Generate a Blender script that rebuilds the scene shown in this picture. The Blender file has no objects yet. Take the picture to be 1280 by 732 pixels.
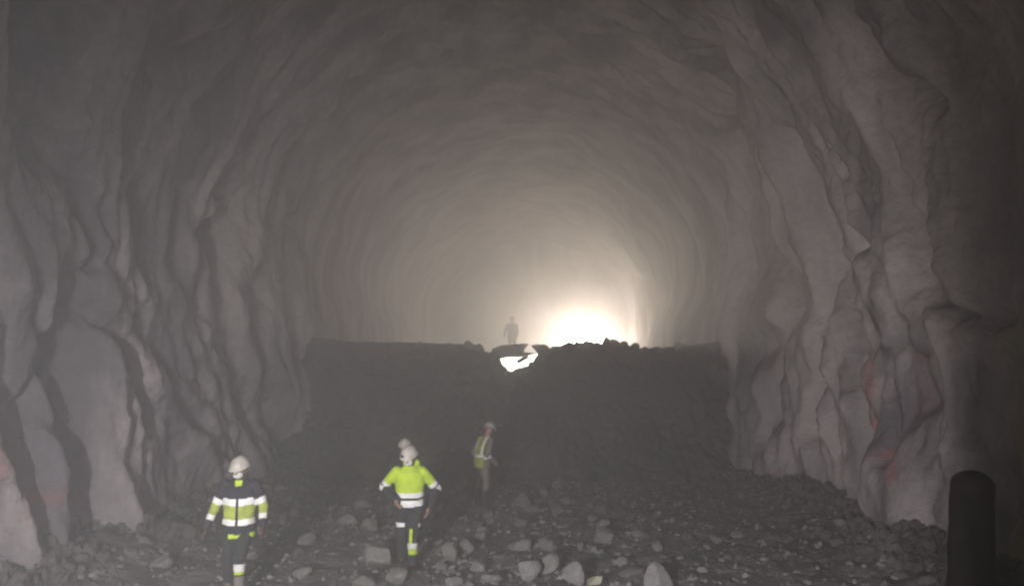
import bpy, bmesh, math, random
import numpy as np
from mathutils import Vector, Matrix, Euler

random.seed(7); RNG = np.random.default_rng(11)
scene = bpy.context.scene
COL = scene.collection
R = math.radians

# ------------------------------------------------------------------ camera
F = 924.0; HZ = 457.0; CAMZ = 2.9
cam_d = bpy.data.cameras.new('camera'); cam = bpy.data.objects.new('camera', cam_d); COL.objects.link(cam)
cam_d.sensor_width = 36; cam_d.lens = 36 * F / 1280.0
cam_d.clip_start = 0.05; cam_d.clip_end = 500
PITCH = math.atan((HZ - 366.0) / F)
cam.location = (0, 0, CAMZ); cam.rotation_euler = (math.pi / 2 + PITCH, 0, 0)
scene.camera = cam

def ray(px, py):
    """direction in the world of a photo pixel, scaled so that y = 1"""
    cx = (px - 640) / F; cz = -(py - 366) / F
    c, s = math.cos(PITCH), math.sin(PITCH)
    d = (cx, c - cz * s, s + cz * c)
    return (d[0] / d[1], d[2] / d[1])
def at(px, py, Y):
    a, b = ray(px, py); return Vector((a * Y, Y, CAMZ + b * Y))
def on_floor(px, py, z=0.0):
    a, b = ray(px, py); Y = (z - CAMZ) / b; return Vector((a * Y, Y, z))

# ------------------------------------------------------------------ noise
def _hash(ix, iy, iz, seed):
    h = (ix.astype(np.int64) * 374761393 + iy.astype(np.int64) * 668265263 + iz.astype(np.int64) * 2147483647 + seed * 974711) & 0xffffffff
    h = ((h ^ (h >> 13)) * 1274126177) & 0xffffffff
    h = (h ^ (h >> 16)) & 0xffffffff
    return h
def vnoise(x, y, z, seed=0):
    x, y, z = np.broadcast_arrays(np.asarray(x, float), np.asarray(y, float), np.asarray(z, float))
    ix, iy, iz = np.floor(x), np.floor(y), np.floor(z)
    fx, fy, fz = x - ix, y - iy, z - iz
    u, v, w = [f * f * f * (f * (f * 6 - 15) + 10) for f in (fx, fy, fz)]
    out = 0
    for dx in (0, 1):
        for dy in (0, 1):
            for dz in (0, 1):
                h = _hash(ix + dx, iy + dy, iz + dz, seed)
                gx = (h & 1023) / 511.5 - 1; gy = ((h >> 10) & 1023) / 511.5 - 1; gz = ((h >> 20) & 1023) / 511.5 - 1
                g = gx * (fx - dx) + gy * (fy - dy) + gz * (fz - dz)
                out = out + g * (u if dx else 1 - u) * (v if dy else 1 - v) * (w if dz else 1 - w)
    return out * 1.1
def fbm(x, y, z, octv=4, seed=0, gain=.5):
    a, t = 1.0, 0
    for o in range(octv):
        t = t + a * vnoise(x * 2 ** o, y * 2 ** o, z * 2 ** o, seed + o * 17); a *= gain
    return t
def ridged(x, y, z, octv=3, seed=0):
    a, t = 1.0, 0
    for o in range(octv):
        t = t + a * (1 - 2.2 * np.abs(vnoise(x * 2 ** o, y * 2 ** o, z * 2 ** o, seed + o * 31))); a *= .5
    return t
def smooth(e0, e1, x):
    t = np.clip((x - e0) / (e1 - e0), 0, 1); return t * t * (3 - 2 * t)

# ------------------------------------------------------------------ object helpers
def mesh_obj(name, verts, faces, mats, parent=None, smooth_=True, mat_idx=None):
    me = bpy.data.meshes.new(name)
    verts = np.asarray(verts, float)
    if isinstance(faces, np.ndarray):
        n, k = faces.shape
        me.vertices.add(len(verts)); me.vertices.foreach_set('co', verts.ravel())
        me.loops.add(n * k); me.loops.foreach_set('vertex_index', faces.astype(np.int32).ravel())
        me.polygons.add(n); me.polygons.foreach_set('loop_start', np.arange(0, n * k, k, dtype=np.int32))
        try: me.polygons.foreach_set('loop_total', np.full(n, k, dtype=np.int32))
        except Exception: pass
        me.update(calc_edges=True)
    else:
        me.from_pydata([tuple(v) for v in verts], [], faces); me.update()
    me.validate()
    for m in (mats if isinstance(mats, (list, tuple)) else [mats]): me.materials.append(m)
    if mat_idx is not None: me.polygons.foreach_set('material_index', np.asarray(mat_idx, dtype=np.int32))
    me.polygons.foreach_set('use_smooth', [smooth_] * len(me.polygons))
    o = bpy.data.objects.new(name, me); COL.objects.link(o)
    if parent: o.parent = parent
    return o
def bm_obj(name, bm, mats, parent=None, smooth_=True):
    me = bpy.data.meshes.new(name); bm.to_mesh(me); bm.free()
    for m in (mats if isinstance(mats, (list, tuple)) else [mats]): me.materials.append(m)
    me.polygons.foreach_set('use_smooth', [smooth_] * len(me.polygons))
    o = bpy.data.objects.new(name, me); COL.objects.link(o)
    if parent: o.parent = parent
    return o
def tag(o, label=None, cat=None, group=None, kind=None):
    if label: o['label'] = label
    if cat: o['category'] = cat
    if group: o['group'] = group
    if kind: o['kind'] = kind
    return o
def empty(name, loc, rz=0):
    o = bpy.data.objects.new(name, None); COL.objects.link(o); o.location = loc; o.rotation_euler = (0, 0, rz)
    o.empty_display_size = .2; return o
def box_bm(bm, c, s, rot=None):
    m = Matrix.Translation(Vector(c)) @ (rot.to_matrix().to_4x4() if rot else Matrix.Identity(4)) @ Matrix.Diagonal((s[0], s[1], s[2], 1))
    return bmesh.ops.create_cube(bm, size=1.0, matrix=m)['verts']
def grid_faces(nr, nc):
    i = np.arange(nr - 1)[:, None]; j = np.arange(nc - 1)[None, :]
    a = i * nc + j
    return np.stack([a, a + 1, a + nc + 1, a + nc], -1).reshape(-1, 4)

# ------------------------------------------------------------------ materials
def mat(name, col, rough=.8, spec=.3, bump=None, var=None, emis=None, metal=0.0, coords='Object'):
    m = bpy.data.materials.new(name); m.use_nodes = True
    nt = m.node_tree; b = nt.nodes['Principled BSDF']
    b.inputs['Base Color'].default_value = (*col, 1); b.inputs['Roughness'].default_value = rough
    b.inputs['Specular IOR Level'].default_value = spec; b.inputs['Metallic'].default_value = metal
    tc = nt.nodes.new('ShaderNodeTexCoord')
    if var:
        sc_, col2, = var[0], var[1]
        n = nt.nodes.new('ShaderNodeTexNoise'); n.inputs['Scale'].default_value = sc_; n.inputs['Detail'].default_value = 6
        nt.links.new(tc.outputs[coords], n.inputs['Vector'])
        cr = nt.nodes.new('ShaderNodeValToRGB'); cr.color_ramp.elements[0].position = .35; cr.color_ramp.elements[1].position = .65
        cr.color_ramp.elements[0].color = (*col, 1); cr.color_ramp.elements[1].color = (*col2, 1)
        nt.links.new(n.outputs['Fac'], cr.inputs['Fac']); nt.links.new(cr.outputs['Color'], b.inputs['Base Color'])
    if bump:
        n2 = nt.nodes.new('ShaderNodeTexNoise'); n2.inputs['Scale'].default_value = bump[0]; n2.inputs['Detail'].default_value = 8
        nt.links.new(tc.outputs[coords], n2.inputs['Vector'])
        bp = nt.nodes.new('ShaderNodeBump'); bp.inputs['Strength'].default_value = 1.0; bp.inputs['Distance'].default_value = bump[1]
        nt.links.new(n2.outputs['Fac'], bp.inputs['Height']); nt.links.new(bp.outputs['Normal'], b.inputs['Normal'])
    if emis:
        b.inputs['Emission Color'].default_value = (*emis[0], 1); b.inputs['Emission Strength'].default_value = emis[1]
    return m

M = {}
M['yellow'] = mat('hi_vis_yellow', (.40, .56, .03), .7, .3, (60, .002), (7, (.54, .72, .03)))
M['dullyellow'] = mat('worn_hi_vis_yellow', (.24, .29, .06), .8, .2, (60, .002), (9, (.38, .46, .07)))
M['white'] = mat('reflective_tape', (.72, .72, .68), .45, .5, None, (9, (.9, .9, .86)))
M['navy'] = mat('navy_fabric', (.018, .020, .026), .9, .2, (50, .002))
M['trouser'] = mat('dark_trouser_fabric', (.022, .025, .026), .9, .2, (50, .002))
M['khaki'] = mat('grey_brown_trouser_fabric', (.17, .15, .125), .9, .2, (50, .002))
M['boot'] = mat('black_boot_rubber', (.02, .019, .018), .7, .3, (30, .003))
M['dustyboot'] = mat('dusty_boot_rubber', (.12, .115, .105), .8, .2, (30, .003))
M['skin'] = mat('skin', (.30, .18, .12), .6, .4)
M['eye'] = mat('dark_eye', (.02, .015, .012), .3, .5)
M['mask'] = mat('white_mask_fabric', (.62, .62, .58), .8, .2, (80, .001))
M['helmet'] = mat('cream_helmet_shell', (.42, .39, .33), .5, .35, None, (14, (.56, .53, .46)))
M['helmetin'] = mat('dark_helmet_liner', (.03, .03, .03), .8, .2)
M['glove'] = mat('red_brown_glove', (.11, .05, .04), .9, .2, (40, .002))
M['standin'] = mat('dark_standin', (.018, .018, .015), .75, .2, (14, .006), (3, (.028, .026, .02)))  # near-black surface of the made-up column by the right wall
M['wire'] = mat('galvanised_wire', (.45, .44, .41), .5, .5, metal=.3)
M['housing'] = mat('lamp_housing', (.03, .03, .03), .6, .4, (40, .001))
M['lens'] = mat('lit_lamp_lens', (.8, .8, .8), .3, .5, emis=((1.0, .97, .80), 7.0))
M['rock'] = mat('grey_rock', (.14, .135, .126), .9, .15, (9, .03), (3.2, (.22, .21, .195)))
M['rockpale'] = mat('pale_grey_rock', (.155, .148, .142), .9, .15, (9, .02), (3.5, (.235, .225, .215)))
M['rockwarm'] = mat('yellowish_rock', (.36, .34, .24), .9, .15, (9, .02), (3.5, (.48, .46, .36)))
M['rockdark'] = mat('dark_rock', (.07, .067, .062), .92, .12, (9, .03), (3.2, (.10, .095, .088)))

# ------------------------------------------------------------------ tunnel geometry
TOP_C = 5.0; RAD = 6.3; Y0, Y1 = -9.0, 50.0
def axis_x(y):
    return 0.1 + 0.0016 * np.maximum(np.asarray(y, float) - 18, 0) ** 2
S_WALL = 5.6                       # length of the straight leg from z=-0.6 to z=5
S_TOT = 2 * S_WALL + math.pi * RAD
def profile(s):
    """s along the section, left foot to right foot -> x, z, inward normal x, z"""
    s = np.asarray(s, float)
    th = np.clip((s - S_WALL) / RAD, 0, math.pi)
    ax = -np.cos(th) * RAD; az = TOP_C + np.sin(th) * RAD
    left = s < S_WALL; right = s > S_TOT - S_WALL
    zl = -0.6 + s; zr = -0.6 + (S_TOT - s)
    x = np.where(left, -RAD + .06 * (TOP_C - zl), np.where(right, RAD - .06 * (TOP_C - zr), ax))
    z = np.where(left, zl, np.where(right, zr, az))
    nx = np.cos(th); nz = -np.sin(th)
    return x, z, nx, nz
def px_to_wall(px, py):
    """where the sight line of a photo pixel meets the undisplaced lining -> (y, s)"""
    a, b = ray(px, py)
    ys = np.linspace(3.0, Y1, 3000); x = a * ys - axis_x(ys); z = CAMZ + b * ys
    inside = np.where(z > TOP_C, x ** 2 + (z - TOP_C) ** 2 < RAD ** 2, np.abs(x) < RAD - .06 * (TOP_C - z))
    k = np.argmax(~inside) if (~inside).any() else len(ys) - 1
    y, x, z = ys[k], x[k], z[k]
    if z > TOP_C: s = S_WALL + RAD * (math.atan2(z - TOP_C, -x))
    else: s = (z + .6) if x < 0 else S_TOT - (z + .6)
    return y, s
def wall_point(px, py, inward=0.0):
    y, s = px_to_wall(px, py); x, z, nx, nz = profile(s); inward += float(D[np.searchsorted(ys, y) , np.searchsorted(ss, s)])
    return Vector((float(x + nx * inward + axis_x(y)), y, float(z + nz * inward)))

# folds of the sprayed concrete, traced on the wall surface: (points, width, inward amount)
FEAT = [
 # left side grooves
 ([(58,0),(72,100),(74,200)], .30, -.75), ([(8,240),(15,400),(28,520)], .30, -.6),
 ([(100,360),(114,430),(118,500),(128,600),(140,740)], .32, -1.25),
 ([(145,395),(175,470),(207,525)], .20, -.45), ([(190,400),(240,500),(283,565)], .24, -.40),
 ([(103,180),(122,270),(142,330)], .20, -.45), ([(178,240),(190,335)], .2, -.4),
 ([(236,240),(225,330)], .25, -.4), ([(268,290),(262,385)], .3, -.4),
 ([(300,260),(292,380),(330,500),(372,600)], .45, -.45),
 ([(372,128),(312,220),(290,330)], .4, -.4), ([(455,110),(385,200),(342,300),(340,380)], .5, -.4),
 ([(345,0),(272,60),(212,84)], .3, -.55), ([(28,380),(48,560),(72,640)], .2, -.45), ([(345,400),(352,500),(386,585)], .5, -.5),
 ([(395,250),(372,330),(376,420)], .6, -.45), ([(60,430),(62,560),(60,740)], .12, -.3),
 # left bulges
 ([(160,420),(160,560),(170,700)], .55, .45), ([(45,240),(60,330)], .5, .35), ([(65,560),(66,640),(66,720)], .30, .3),
 ([(250,560),(255,660)], .45, .35), ([(300,150),(200,210)], .5, .3), ([(420,160),(350,250),(310,330)], .5, .35),
 # right side grooves
 ([(1050,0),(1085,80),(1150,128)], .28, -.7), ([(1085,150),(1102,235),(1140,350),(1152,366)], .18, -.5),
 ([(905,190),(950,300),(985,390)], .5, -.5), ([(975,180),(1032,300),(1062,420)], .35, -.5),
 ([(880,110),(915,220),(925,300),(925,430)], .8, -.55),
 ([(1060,300),(1066,430),(1066,560),(1066,700)], .28, -.55), ([(1120,410),(1108,480),(1100,570)], .12, -.45),
 ([(1150,375),(1185,392),(1240,400)], .14, -.25),
 ([(1010,300),(1015,420),(1010,540)], .25, -.35), ([(960,420),(946,540)], .4, -.35), ([(1038,330),(1044,480)], .2, -.3),
 ([(1190,470),(1205,540)], .12, -.4),
 # right bulges
 ([(1085,470),(1088,600),(1090,680)], .28, .4), ([(1140,600),(1140,650)], .42, .5), ([(1155,440),(1160,500)], .14, .15),
 ([(985,560),(990,640)], .5, .5), ([(1110,160),(1130,260)], .3, .45), ([(1165,200),(1180,330)], .25, .4), ([(1120,300),(1125,350)], .15, .3),
 ([(1100,0),(1130,60)], .4, .4), ([(925,300),(935,400)], .6, .5), ([(940,180),(990,300)], .4, .4), ([(1165,380),(1200,390)], .1, .0),
]
def seg_dist(Yg, Sg, pts):
    best = np.full(Yg.shape, 1e9)
    for (y0, s0), (y1, s1) in zip(pts[:-1], pts[1:]):
        dy, ds = y1 - y0, s1 - s0; L2 = dy * dy + ds * ds + 1e-9
        t = np.clip(((Yg - y0) * dy + (Sg - s0) * ds) / L2, 0, 1)
        d = (Yg - y0 - t * dy) ** 2 + (Sg - s0 - t * ds) ** 2
        best = np.minimum(best, d)
    return np.sqrt(best)
def wall_disp(Yg, Sg):
    x, z, nx, nz = profile(Sg)
    side = np.where(Sg < S_TOT / 2, 1.0, -1.0)
    sm = np.tanh((S_TOT / 2 - Sg) / 3.0)
    u = Yg + .28 * sm * np.minimum(z, 8)
    wy = fbm(Yg * .35, Sg * .16, 3.3, 2, 5) * .75
    ws = fbm(Yg * .3, Sg * .3, 8.3, 2, 25) * 1.2
    d = .42 * fbm((u + wy) * .42, (Sg + ws) * .13, 1.0, 2, 1)
    def billow(a, b, c, sd, k=.05):
        n = vnoise(a, b, c, sd); return np.sqrt(n * n + k * k)
    d = d + .52 * (billow((u + wy) * .62, (Sg + ws) * .17, 2.0, 41) - .26)
    d = d + .46 * (billow((u + wy * .8) * 1.35, (Sg + ws) * .33, 5.0, 43) - .26) * 1.15
    d = d + .36 * (billow((u + wy * .8) * 2.9, (Sg + ws) * .55, 6.0, 47) - .26)
    d = d + .18 * fbm(Yg * 1.3, Sg * .8, 12.0, 5, 95, .58)
    d = d + .30 * (billow(u * 1.9 + wy * 1.2, Sg * .22 + ws * .3, 7.7, 53) - .2)
    d = d + .04 * fbm(Yg * 2.6, Sg * 2.2, 9.0, 4, 91)
    low = 1 - smooth(3.5, 8, z)
    far = smooth(18, 27, Yg); d = d * (1 - .93 * far) + far * .55 * fbm(Yg * .22, x * .3, z * .3, 3, 77)
    d = d + (.55 + .15 * (side < 0)) * low * smooth(14.5, 19, Yg) * (1 - smooth(30, 40, Yg))
    return d, wy, ws
def add_features(d, wy, ws, Yg, Sg):
    m = (Yg > 2) & (Yg < 34)
    for pts, w, a in FEAT_W:
        if a == 0: continue
        ymin = min(p[0] for p in pts) - 4 * w; ymax = max(p[0] for p in pts) + 4 * w
        k = m & (Yg > ymin) & (Yg < ymax)
        if not k.any(): continue
        dist = seg_dist(Yg[k] + wy[k] * .12, Sg[k] + ws[k] * .1, pts)
        d[k] += a * 1.0 * np.exp(-(dist / w) ** 2 * 1.1) * (.8 + .5 * vnoise(Sg[k] * 1.1, Yg[k], 3, 7))
    # lip at the foot of the right near wall, lining hangs over the floor
    return d
def y_rows():
    ys = [Y0]; 
    while ys[-1] < Y1:
        y = ys[-1]; d = max(abs(y), 6.0) if y > 0 else 14
        ys.append(y + max(.030, .0045 * d) * (1.0 if y > 5 else 2.2))
    ys[-1] = Y1; return np.array(ys)
ys = y_rows(); ss = np.linspace(0, S_TOT, 560)
Yg, Sg = np.meshgrid(ys, ss, indexing='ij')
D, WY, WS = wall_disp(Yg, Sg)
px_, pz_, pnx, pnz = profile(Sg)
def project(X, Y, Z):
    c, s_ = math.cos(PITCH), math.sin(PITCH); dz = Z - CAMZ
    fw = Y * c + dz * s_; up = -Y * s_ + dz * c; fw = np.maximum(fw, .1)
    return 640 + F * X / fw, 366 - F * up / fw
PU, PV = project(px_ + pnx * D + axis_x(Yg), Yg, pz_ + pnz * D)
_near = Yg > 4
def px_to_wall(px, py):
    d2 = np.where(_near, (PU - px) ** 2 + (PV - py) ** 2, 1e9)
    lim = max(49.0, float(d2.min()) * 2)
    k = np.argmin(np.where(d2 <= lim, Yg + d2 * .01, 1e9)); i, j = np.unravel_index(k, Yg.shape)
    return float(Yg[i, j]), float(Sg[i, j])
# one big smooth lobe of concrete low on the right wall, and the hollow above it
ly, ls = px_to_wall(1132, 615)
_q = np.exp(-(((Yg - ly) / .75) ** 2 + ((Sg - ls) / .95) ** 2) ** 1.5)
D = D * (1 - .75 * _q) + .42 * _q
hy, hs = px_to_wall(1155, 472)
_q = np.exp(-(((Yg - hy) / .34) ** 2 + ((Sg - hs) / .52) ** 2) ** 2)
D = D - .40 * _q + .26 * np.exp(-(((Yg - hy) / .17) ** 2 + ((Sg - hs) / .36) ** 2) ** 2)
PU, PV = project(px_ + pnx * D + axis_x(Yg), Yg, pz_ + pnz * D)
FEAT_W = [([px_to_wall(*p) for p in pts], w, a * .55) for pts, w, a in FEAT if a > 0]
D = add_features(D, WY, WS, Yg, Sg)
PU, PV = project(px_ + pnx * D + axis_x(Yg), Yg, pz_ + pnz * D)
FEAT_W = [([px_to_wall(*p) for p in pts], w * .95, a * 1.5) for pts, w, a in FEAT if a < 0]
D = add_features(D, WY, WS, Yg, Sg)
PU, PV = project(px_ + pnx * D + axis_x(Yg), Yg, pz_ + pnz * D)
X = px_ + pnx * D + axis_x(Yg); Z = pz_ + pnz * D
wall_v = np.stack([X, Yg, Z], -1).reshape(-1, 3)

# pigment stains on the lining (red survey paint, rusty and yellow-green seepage)
STAIN = [ # points, width, colour index strength  (r,g)
 ([(1085,455),(1086,470),(1086,485),(1085,500),(1084,515),(1083,535)], .10, 1.0, 'r'), ([(1112,560),(1112,575),(1110,600)], .08, .8, 'r'), ([(1152,450),(1150,520)], .13, .30, 'r'),
 ([(40,605),(38,640)], .10, .45, 'r'), ([(4,560),(3,590)], .10, .9, 'r'), ([(1272,690),(1272,730)], .2, .7, 'r'),
 ([(1052,655),(1040,665)], .14, .35, 'o'), ([(960,540),(955,600)], .3, .12, 'r'),
 ([(1272,520),(1274,560)], .10, .8, 'o'), ([(1276,560),(1276,690)], .16, .9, 'y'), ([(1272,400),(1272,520)], .12, .5, 'y'), 
]
def stain_attr():
    r = np.zeros(Yg.shape); o_ = r.copy(); yl = r.copy()
    for pts, w, a, ch in STAIN:
        pw = [px_to_wall(*p) for p in pts]
        dist = seg_dist(Yg + .05 * fbm(Yg * 5, Sg * 5, 0, 3, 3), Sg + .08 * fbm(Yg * 5, Sg * 5, 7, 3, 4), pw)
        v = a * .65 * np.exp(-(dist / w) ** 2) * (.75 + .9 * fbm(Yg * 7, Sg * 4, 2, 3, 9))
        if ch == 'r': r = np.maximum(r, v)
        elif ch == 'o': o_ = np.maximum(o_, v)
        else: yl = np.maximum(yl, v)
    return np.stack([r, o_, yl, np.ones_like(r)], -1).reshape(-1, 4)

def wall_material():
    m = bpy.data.materials.new('sprayed_concrete'); m.use_nodes = True; nt = m.node_tree; N = nt.nodes; L = nt.links
    b = N['Principled BSDF']; b.inputs['Roughness'].default_value = .82; b.inputs['Specular IOR Level'].default_value = .25
    tc = N.new('ShaderNodeTexCoord')
    n1 = N.new('ShaderNodeTexNoise'); n1.inputs['Scale'].default_value = .45; n1.inputs['Detail'].default_value = 8; n1.inputs['Roughness'].default_value = .6
    mp = N.new('ShaderNodeMapping'); mp.inputs['Scale'].default_value = (1.6, 2.2, .42)
    L.new(tc.outputs['Object'], mp.inputs['Vector']); L.new(mp.outputs['Vector'], n1.inputs['Vector'])
    cr = N.new('ShaderNodeValToRGB'); e = cr.color_ramp.elements
    e[0].position = .39; e[0].color = (.135, .122, .130, 1); e[1].position = .62; e[1].color = (.43, .375, .362, 1)
    k = cr.color_ramp.elements.new(.5); k.color = (.28, .25, .247, 1)
    L.new(n1.outputs['Fac'], cr.inputs['Fac'])
    # small speckle
    n3 = N.new('ShaderNodeTexNoise'); n3.inputs['Scale'].default_value = 7; n3.inputs['Detail'].default_value = 6
    L.new(tc.outputs['Object'], n3.inputs['Vector'])
    mx = N.new('ShaderNodeMixRGB'); mx.blend_type = 'OVERLAY'; mx.inputs['Fac'].default_value = .35
    L.new(cr.outputs['Color'], mx.inputs[1]); L.new(n3.outputs['Fac'], mx.inputs[2])
    at_ = N.new('ShaderNodeAttribute'); at_.attribute_name = 'stain'; sp = N.new('ShaderNodeSeparateColor'); L.new(at_.outputs['Color'], sp.inputs[0])
    last = mx.outputs[0]
    for ch, c in (('Red', (.42, .10, .09)), ('Green', (.30, .19, .07)), ('Blue', (.26, .28, .05))):
        q = N.new('ShaderNodeMixRGB'); L.new(sp.outputs[ch], q.inputs['Fac']); L.new(last, q.inputs[1]); q.inputs[2].default_value = (*c, 1); last = q.outputs[0]
    L.new(last, b.inputs['Base Color'])
    n2 = N.new('ShaderNodeTexNoise'); n2.inputs['Scale'].default_value = 4.5; n2.inputs['Detail'].default_value = 9; n2.inputs['Roughness'].default_value = .62
    L.new(tc.outputs['Object'], n2.inputs['Vector'])
    bp = N.new('ShaderNodeBump'); bp.inputs['Distance'].default_value = .10; bp.inputs['Strength'].default_value = .9
    L.new(n2.outputs['Fac'], bp.inputs['Height']); L.new(bp.outputs['Normal'], b.inputs['Normal'])
    return m
M['wall'] = wall_material()

tunnel = empty('tunnel', (0, 0, 0))
tag(tunnel, 'grey rock tunnel with rippled sprayed concrete walls and arched roof, streaked with red paint', 'tunnel')
lining = mesh_obj('sprayed_concrete_lining', wall_v, grid_faces(len(ys), len(ss)), M['wall'], tunnel)
ca = lining.data.color_attributes.new('stain', 'FLOAT_COLOR', 'POINT'); ca.data.foreach_set('color', stain_attr().ravel())

# end wall with the arched mouth, and rock bulkhead behind the camera
MOUTH = (at(727, 452, 50).x, at(727, 452, 50).z); MRX, MRZ = 2.0, 2.3
def end_wall():
    n = 240; th = np.linspace(0, 2 * math.pi, n, endpoint=False); cx = float(axis_x(50)); rings = []
    for k, f in enumerate(np.linspace(0, 1, 30)):
        ox = cx + np.cos(th) * 7.6; oz = 5.0 + np.sin(th) * 7.6
        ix = MOUTH[0] + np.cos(th) * MRX; iz = MOUTH[1] + np.sin(th) * MRZ
        x = ix + (ox - ix) * f; z = iz + (oz - iz) * f
        dy = .5 * fbm(x * .5, z * .5, 4, 4, 19) + .25 * (1 - f)
        rr = .12 * fbm(th * 3, f * 4, 5, 3, 44) * (1 - f)
        rings.append(np.stack([x + np.cos(th) * rr, 49.2 + dy, z + np.sin(th) * rr], -1))
    v = np.concatenate(rings); fs = []
    for k in range(29):
        for j in range(n):
            j2 = (j + 1) % n; fs.append((k * n + j, k * n + j2, (k + 1) * n + j2, (k + 1) * n + j))
    return mesh_obj('end_wall', v, np.array(fs), M['wall'], tunnel)
end_wall()
def bulkhead():
    g = np.linspace(-8, 8, 60); A, B = np.meshgrid(g, g + 4.5, indexing='ij')
    v = np.stack([A, -8.5 + .5 * fbm(A * .5, B * .5, 3, 4, 9), B], -1).reshape(-1, 3)
    return mesh_obj('rear_rock_face', v, grid_faces(60, 60), M['wall'], tunnel)
bulkhead()

# ------------------------------------------------------------------ ground
def ground_z(x, y):
    x = np.asarray(x, float); y = np.asarray(y, float)
    z = .10 * fbm(x * .5, y * .5, 0, 3, 71) + .035 * fbm(x * 2.5, y * 2.5, 0, 3, 72)
    e = np.abs(x - .1)
    z = z + .35 * smooth(4.2, 6.2, e) + .10 * fbm(x * 1.3, y * 1.3, 1, 3, 73) * smooth(3.6, 5, e)
    return z
def ground():
    ys_ = [Y0]
    while ys_[-1] < 52: ys_.append(ys_[-1] + (.05 if 8 < ys_[-1] < 21 else .4))
    ys_ = np.array(ys_); xs = np.linspace(-8, 8, 260)
    A, B = np.meshgrid(ys_, xs, indexing='ij')
    z = ground_z(B, A) + .03 * ridged(B * 5, A * 5, 0, 3, 5) * ((A > 8) & (A < 21))
    v = np.stack([B + .35 * np.maximum(axis_x(A) - .1, 0), A, z], -1).reshape(-1, 3)
    m = mat('crushed_rock_ground', (.085, .082, .077), .95, .12, (12, .06), (2.0, (.165, .158, .148)))
    return tag(mesh_obj('ground', v, grid_faces(len(ys_), 260), m), kind='structure')
ground()

# ------------------------------------------------------------------ rubble bench
CREST = [(-2000,408),(330,412),(385,421),(420,425),(440,427),(500,428),(560,430),(592,431),(600,433),(606,440),(614,441),(620,447),(626,456),(640,463),(652,459),(664,448),(674,440),(682,436),(700,433),(712,430),(728,428),(742,430),(757,428),(772,428),(784,432),(800,435),(816,436),(850,433),(880,430),(905,426),(940,418),(3000,410)]
cpx = np.array([c[0] for c in CREST], float); cpy = np.array([c[1] for c in CREST], float)
YC = 20.6
def bench():
    xs = np.arange(-7.6, 8.8, .045)
    # rows: t from the foot of the slope over the crest and back
    prm = np.concatenate([np.linspace(0, 1, 90), 1 + np.linspace(0, 1, 80)[1:] ** 1.6])
    P, Xg = np.meshgrid(prm, xs, indexing='ij')
    colpx = 640 + F * Xg / YC
    zc = CAMZ + (HZ - np.interp(colpx, cpx, cpy)) / F * YC
    foot = 17.9 + .35 * fbm(Xg * .5, 0, 2, 2, 3) - .25 * smooth(2, 5, Xg)
    t = np.clip(P, 0, 1); b = np.clip(P - 1, 0, 1)
    y = foot + (YC - foot) * t ** .5
    zf = -.15 + (zc + .15) * t
    yb = YC + b * 30.5
    base_back = 3.15 + .2 * smooth(23, 33, yb)
    k = smooth(0, 2.2, yb - YC)
    zb = zc * (1 - k) + base_back * k - .04 * k
    y = np.where(P > 1, yb, y); z = np.where(P > 1, zb, zf)
    rough = fbm(Xg * 1.2, z * 1.2, y * .8, 3, 8) * .16 + fbm(Xg * 4, z * 4, y * 3, 4, 12) * .11 + .05 * ridged(Xg * 6, z * 6, y * 6, 3, 2)
    cre = np.exp(-((P - 1) / .05) ** 2)
    z = z + rough * (.3 + .5 * (P > 1.02) * 1.0) * (1 - .6 * cre)
    y = y - rough * 1.3 * (P < 1.01) * (1 - cre)
    Xo = Xg + np.maximum(axis_x(y) - axis_x(YC), 0)
    v = np.stack([Xo, y, z], -1).reshape(-1, 3)
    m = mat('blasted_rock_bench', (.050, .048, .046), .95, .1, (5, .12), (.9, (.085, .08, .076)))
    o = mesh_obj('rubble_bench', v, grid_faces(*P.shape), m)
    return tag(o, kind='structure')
bench()

# ------------------------------------------------------------------ rocks
def rock_mesh(name, seed, sub=3, mt=None, cuts=9, rough=.10):
    bm = bmesh.new(); bmesh.ops.create_icosphere(bm, subdivisions=sub, radius=1)
    bm.verts.ensure_lookup_table(); v = np.array([w.co[:] for w in bm.verts])
    rg = np.random.default_rng(seed)
    for _ in range(cuts):
        n = rg.normal(size=3); n /= np.linalg.norm(n); c = rg.uniform(.45, .80)
        d = v @ n; k = d > c; v[k] -= np.outer((d[k] - c) * .98, n)
    r = 1 + rough * fbm(v[:, 0] * 1.6, v[:, 1] * 1.6, v[:, 2] * 1.6 + seed * 3.1, 4, seed)
    v = v * r[:, None]
    for w, c in zip(bm.verts, v): w.co = c
    me = bpy.data.meshes.new(name); bm.to_mesh(me); bm.free()
    me.polygons.foreach_set('use_smooth', [False] * len(me.polygons))
    me.materials.append(mt or M['rock']); return me
ROCKS = {k: [rock_mesh('rock', s + 100 * i, 3, M[k]) for s in range(9)] for i, k in enumerate(('rock', 'rockpale', 'rockdark', 'rockwarm'))}
def place_rock(p, sx, sy, sz, mk='rock', rz=None, label=None, group=None, name='rock', idx=None, tilt=.5):
    me = ROCKS[mk][random.randrange(9) if idx is None else idx]
    o = bpy.data.objects.new(name, me); COL.objects.link(o)
    o.location = p; o.scale = (sx, sy, sz)
    o.rotation_euler = (random.uniform(-tilt, tilt), random.uniform(-tilt, tilt), random.uniform(0, 6.28) if rz is None else rz)
    return tag(o, label, 'rock', group)
taken = []
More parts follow.
